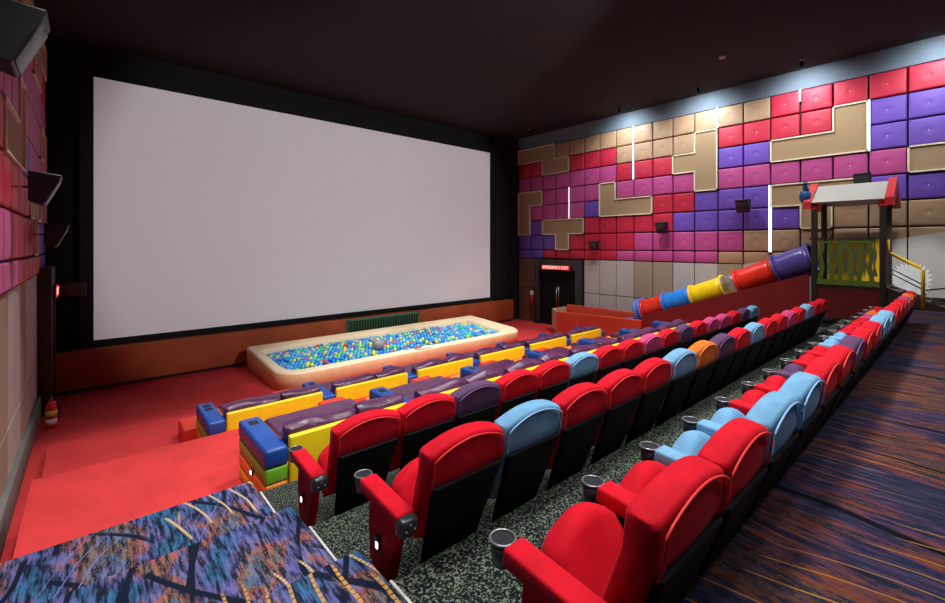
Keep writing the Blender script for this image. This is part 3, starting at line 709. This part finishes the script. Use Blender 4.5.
for s in spots:
    if s in near: continue
    n0 = len(V_); V_ += [(v[0] + s[0], v[1] + s[1], v[2] + s[2]) for v in tv]; F_ += [tuple(q + n0 for q in f) for f in tf]; MI += [KL.index(pick())] * len(tf)
me = bpy.data.meshes.new('play_balls'); me.from_pydata(V_, [], F_)
for k in KL: me.materials.append(M['ball_' + k])
me.polygons.foreach_set('material_index', MI); me.polygons.foreach_set('use_smooth', [True] * len(MI))
o = bpy.data.objects.new('play_balls', me); COL.objects.link(o); tag(o, 'hundreds of mixed plastic play balls filling the rest of the ball pit', 'balls', kind='stuff')
# grey plush lump among the balls, and paper on the rim
b = MB(); b.sph((0, 0, 0), .17, 'grey_plush', 2, (1.1, .9, .8)); b.sph((.16, -.02, .08), .09, 'grey_plush', 2); b.sph((-.12, .05, .1), .08, 'grey_plush', 2)
tag(b.build('plush_toy', None, (6.05, 10.85, -2.76)), 'grey plush toy lying among the balls in the pit', 'toy')
b = MB(); b.box((0, 0, .012), (.5, .22, .02), 'white_plastic', .004); b.box((-.16, .02, .03), (.22, .14, .02), 'box_red', .004, (.4, 'Z'))
tag(b.build('folded_leaflet', None, (7.15, 10.28, rz(10.28) + .002)), 'white and red leaflet lying on the near rim of the ball pit', 'paper')

# ------------------------------------------------------------------ slide, board and box
AX, RT = 13.78, .37
def topz(y): 
    P_ = [(8.5, -2.37), (7.1, -1.84), (5.5, -1.24), (4.6, -.87), (3.4, -.32), (2.9, -.10), (2.6, .02), (2.2, .04)]
    for (a, za), (c, zc) in zip(P_, P_[1:]):
        if c <= y <= a: return za + (zc - za) * (a - y) / (a - c)
    return P_[-1][1]
sl = empty('tube_slide', (AX, 4.8, FZ), 'coloured tube slide running down from the play tower along the wall', 'slide')
OS = Vector(sl.location)
def section(nm, y0, y1, m, r0=RT, flange=True, n=8):
    b = MB(); k = 6; pts = []; rad = []
    for j in range(k + 1):
        y = y0 + (y1 - y0) * j / k; pts.append(Vector((AX, y, topz(y) - RT)) - OS); rad.append(r0)
    # hollow tube
    def shell(pts, rad, m, wall=.02):
        i = b._m(m); N = 28; rings = []
        seq = [(p, r) for p, r in zip(pts, rad)] + [(p, r - wall) for p, r in list(zip(pts, rad))[::-1]]
        d = (pts[-1] - pts[0]).normalized(); a = Vector((1, 0, 0)); c = d.cross(a).normalized()
        for p, r in seq: rings.append([b.bm.verts.new(p + a * r * math.cos(2 * PI * q / N) + c * r * math.sin(2 * PI * q / N)) for q in range(N)])
        for q in range(len(rings)):
            A, B = rings[q], rings[(q + 1) % len(rings)]
            for j in range(N):
                f = b.bm.faces.new((A[j], A[(j + 1) % N], B[(j + 1) % N], B[j])); f.material_index = i; f.smooth = True
    shell(pts, rad, m)
    if flange:
        d = (pts[-1] - pts[0]).normalized() * .05
        shell([pts[0], pts[0] + d], [r0 + .045] * 2, m, .07); shell([pts[-1] - d, pts[-1]], [r0 + .045] * 2, m, .07)
    return b.build(nm, sl)
section('lilac_mouth', 7.22, 7.02, 'slide_lilac', RT + .05)
section('red_lower_section', 7.02, 6.32, 'slide_red')
section('blue_section', 6.32, 5.50, 'slide_blue')
section('yellow_section', 5.50, 4.60, 'slide_yellow')
section('clear_section', 4.60, 4.28, 'clear', RT - .01, False)
section('red_upper_section', 4.28, 3.38, 'slide_red')
section('purple_bend', 3.38, 2.57, 'slide_purple', RT + .02)
b = MB(); pr = [(7.25, -2.62), (7.6, -2.7), (8.6, -2.95)]
for s_ in (-1, 1):
    b.tube([Vector((AX + s_ * .32, y, z + .2)) - OS for y, z in pr], .03, 'slide_blue', 8)
for (ya, za), (yb_, zb_) in zip(pr, pr[1:]):
    N = 8
    for q in range(N):
        a0 = PI + PI * q / N; a1 = PI + PI * (q + 1) / N
        vs = [Vector((AX + .32 * math.cos(a), y, z + .2 + .28 * math.sin(a))) - OS for (a, y, z) in ((a0, ya, za), (a1, ya, za), (a1, yb_, zb_), (a0, yb_, zb_))]
        f = b.bm.faces.new([b.bm.verts.new(v) for v in vs]); f.material_index = b._m('slide_blue'); f.smooth = True
b.build('blue_chute', sl)
b = MB(); b.prism([(2.56, -2.2), (2.56, -.69), (6.78, -2.20), (6.78, -2.7), (4.42, -2.7), (4.42, -2.2)], 'x', 13.0, 13.08, 'board_red')
tag(b.build('sloping_side_board'), 'long dark red sloping board guarding the tube slide', 'board')
t = empty('landing_box', (13.0, 8.4, -3.2), 'orange red box walls around the slide landing, tan chamfered end', 'box')
b = MB(); b.prism([(-1.6, 0), (1.7, 0), (1.7, .74), (-1.6, .84)], 'x', 0, .10, 'box_red', .012); b.build('side_wall', t)
b = MB(); b.bx(1.30, 1.40, -1.2, 2.2, 0, .84, 'box_red', .015); b.build('side_wall', t)
b = MB(); b.prism([(0, 1.70), (.10, 1.70), (.58, 2.24), (.50, 2.30)], 'z', 0, .74, 'box_tan'); b.bx(.50, 1.3, 2.2, 2.3, 0, .74, 'box_tan'); b.build('end_wall', t)

# ------------------------------------------------------------------ play tower
TX0, TX1, TY0, TY1 = 13.0, 14.15, 1.20, 2.50
tw = empty('play_tower', ((TX0 + TX1) / 2, (TY0 + TY1) / 2, -1.70), 'play tower with green slats, white roof and red gables beside the slide', 'play tower')
OT = Vector(tw.location)
def T(b, nm, parent=tw): 
    bmesh.ops.translate(b.bm, vec=-OT, verts=b.bm.verts[:]); return b.build(nm, parent)
for x in (TX0 + .05, TX1 - .05):
    for y in (TY0 + .05, TY1 - .05):
        b = MB(); b.bx(x - .055, x + .055, y - .055, y + .055, -1.70, 1.02, 'post_brown', .01); T(b, 'post')
b = MB(); b.bx(TX0 + .02, TX1, TY0, TY1, -.99, -.93, 'post_brown'); T(b, 'deck')
b = MB(); b.bx(TX0 + .03, TX0 + .07, TY0, TY1, -1.70, -.99, 'skirt_red'); b.bx(TX0 + .03, TX1, TY0 - .0, TY0 + .03, -1.70, -.99, 'skirt_red'); T(b, 'skirt_panel')
def wavy(x, m, nm, n, y0, y1, z0, z1, wdt, rail=True):
    b = MB()
    for k in range(n):
        yc = y0 + (k + .5) * (y1 - y0) / n; L_ = []; R_ = []
        for j in range(13):
            z = z0 + (z1 - z0) * j / 12; o_ = .02 * math.sin(j / 12 * 4 * PI + (0 if k % 2 else PI))
            L_.append((yc - wdt / 2 + o_, z)); R_.append((yc + wdt / 2 + o_, z))
        for j in range(12):
            b.prism([L_[j], R_[j], R_[j + 1], L_[j + 1]], 'x', x - .015, x + .015, m)
        b.cyl((x - .015, yc, z1), (x + .015, yc, z1), wdt / 2, m, 14)
    if rail: b.bx(x - .02, x + .02, y0, y1, z0 - .02, z0 + .10, m); b.bx(x - .02, x + .02, y0, y1, z1 - .07, z1 - .02, m)
    return T(b, nm)
wavy(TX0 + .02, 'slat_green', 'green_railing', 6, TY0 + .16, TY1 - .10, -.90, .12, .082)
wavy(TX1 - .08, 'slat_yellow', 'yellow_railing', 6, TY0 + .12, TY1 - .12, -.85, .12, .11)
b = MB(); b.bx(TX0 + .0, TX0 + .06, TY0 - .02, TY1 + .05, .13, .17, 'post_brown'); T(b, 'handrail')
# gable roof, ridge along y
xm = (TX0 + TX1) / 2
for s_ in (-1, 1):
    b = MB(); b.prism([(xm, 1.40), (xm + s_ * .64, .98), (xm + s_ * .67, 1.01), (xm, 1.45)], 'y', TY0, TY1 - .02, 'roof_white'); T(b, 'roof_panel')
for y0, y1 in ((TY0 - .14, TY0 - .0), (TY1 - .02, TY1 + .12)):
    b = MB()
    for s_ in (-1, 1): b.prism([(xm, 1.28), (xm, 1.53), (xm + s_ * .76, 1.03), (xm + s_ * .76, .86), (xm + s_ * .62, .86)], 'y', y0, y1, 'roof_red')
    T(b, 'gable_beam')
b = MB(); b.bx(TX0 - .02, TX0 + .10, TY1 - .12, TY1 + .02, .84, 1.0, 'roof_red', .02); T(b, 'post_cap')
b = MB(); b.bx(TX0 - .02, TX0 + .10, TY0 - .02, TY0 + .12, .84, 1.0, 'roof_red', .02); T(b, 'post_cap')
# stairs down to the walkway, with rails
b = MB()
for k in range(4): b.bx(TX0 + .2, TX1 - .1, TY0 - .22 * (k + 1), TY0 - .22 * k, -1.01 - .10 * k - .04, -1.01 - .10 * k, 'post_brown')
T(b, 'stair_treads')
for x in (TX0 + .12, TX1 - .12):
    b = MB(); b.prism([(TY0, -.93), (TY0, -1.2), (TY0 - .62, WALK), (TY0 - .92, WALK), (TY0 - .92, WALK + .06)], 'x', x - .03, x + .03, 'post_brown'); T(b, 'stair_stringer')
for x in (TX0 + .1,):
    b = MB(); b.tube([(x, TY0 - .02, .12), (x, TY0 - .02, -.12), (x, TY0 - .06, -.18), (x, TY0 - .52, -.48), (x, TY0 - .56, -.54), (x, TY0 - .56, WALK + .03)], .035, 'slat_yellow', 10); T(b, 'stair_rail')
    b = MB()
    for dz in (-.36, -.46): b.tube([(x, TY0 - .02, -.12 + dz), (x, TY0 - .54, -.46 + dz)], .014, 'rail_green', 6)
    T(b, 'stair_rail_bar')
# blue bird ornament on the roof
t = empty('bird_ornament', (TX0 - .02, TY1 + .12, 1.03), 'blue bird ornament perched on the left gable of the play tower', 'ornament')
b = MB(); b.sph((0, 0, .14), .15, 'bird_blue', 2, (.75, .8, 1.15)); b.tube([(0, -.02, .26), (0, .0, .38), (0, -.01, .44)], [.07, .045, .04], 'bird_blue', 10); b.sph((-.01, -.01, .45), .052, 'bird_blue', 2); b.build('body', t)
b = MB(); b.cyl((-.04, -.01, .45), (-.13, -.02, .43), .018, 'post_brown', 8, .002); b.build('beak', t)
b = MB()
for a in range(5): b.tube([(.02, 0, .14), (.1 + .02 * a, .12 * math.cos(a), .05 + .05 * a)], [.05, .01], 'bird_blue', 6)
b.build('tail', t)
b = MB()
for s_ in (-.04, .04): b.cyl((0, s_, -.12), (0, s_, .06), .01, 'white_plastic', 6)
b.build('feet', t)
# white leaf-edged panel right of the tower
pts = []; nn = 26
for j in range(nn * 2):
    a = 2 * PI * j / (nn * 2); r = (.47 if j % 2 else .37) * (1 + .06 * math.sin(a * 3)); pts.append((r * math.cos(a) * .75, r * math.sin(a)))
b = MB(); b.prism(pts, 'x', -.02, .02, 'white_plastic'); o = b.build('leaf_edged_panel', None, (14.28, .90, -.84)); tag(o, 'white jagged leaf-edged panel leaning behind the tower stairs', 'panel')
b = MB(); b.box((0, 0, 0), (.05, .5, .2), 'white_plastic', .02); 
b.build('foot_block', o, (-.02, 0, -.42))

# ------------------------------------------------------------------ speakers and small ceiling items
speaker((XR - .06, 9.35, -.02), -1, 'small black wall speaker above the right exit door, nearest the screen', .75)
speaker((XR - .06, 6.75, .58), -1, 'black wall speaker on red pads above the blue slide tube', .8)
speaker((XR - .06, 4.35, 1.14), -1, 'black wall speaker on violet pads above the red slide tube', .8)
speaker((XR - .06, 1.74, 1.60), -1, 'black wall speaker just above the white tower roof', .75)
speaker((XL + .06, 4.75, 1.55), 1, 'large black wall speaker at the top left picture edge', .95)
speaker((XL + .06, 7.9, .72), 1, 'black wall speaker in the middle of the left wall', .85)
speaker((XL + .06, 10.4, .16), 1, 'black wall speaker on the left wall nearest the exit door', .85)
for i, (yy, nm) in enumerate(((8.0, 'nearest the screen'), (5.4, 'in the middle of the right wall edge'), (2.85, 'above the red top pads'))):
    t = empty('ceiling_spotlight', (13.78, yy, 4.8), f'small black ceiling spotlight {nm}', 'spotlight', 'ceiling spotlights along the right wall')
    b = MB(); b.cyl((0, 0, 0), (0, 0, -.03), .06, 'black_plastic'); b.cyl((0, 0, -.03), (0, 0, -.10), .015, 'black_plastic'); b.build('mount', t)
    b = MB(); b.cyl((0, 0, -.09), (.02, 0, -.24), .045, 'black_plastic'); b.build('lamp_head', t)
b = MB(); b.cyl((0, 0, 0), (0, 0, -.04), .07, 'white_plastic'); b.cyl((0, 0, -.04), (0, 0, -.055), .03, 'ring'); tag(b.build('smoke_detector', None, (12.1, 4.15, 4.8)), 'round white smoke detector on the dark ceiling', 'smoke detector')
b = MB(); b.cyl((0, 0, 0), (0, 0, -.03), .05, 'black_plastic'); b.sph((0, 0, -.04), .02, 'red_sign', 1); tag(b.build('ceiling_sensor', None, (13.6, 12.0, 4.8)), 'small ceiling sensor glowing red near the screen corner', 'sensor')
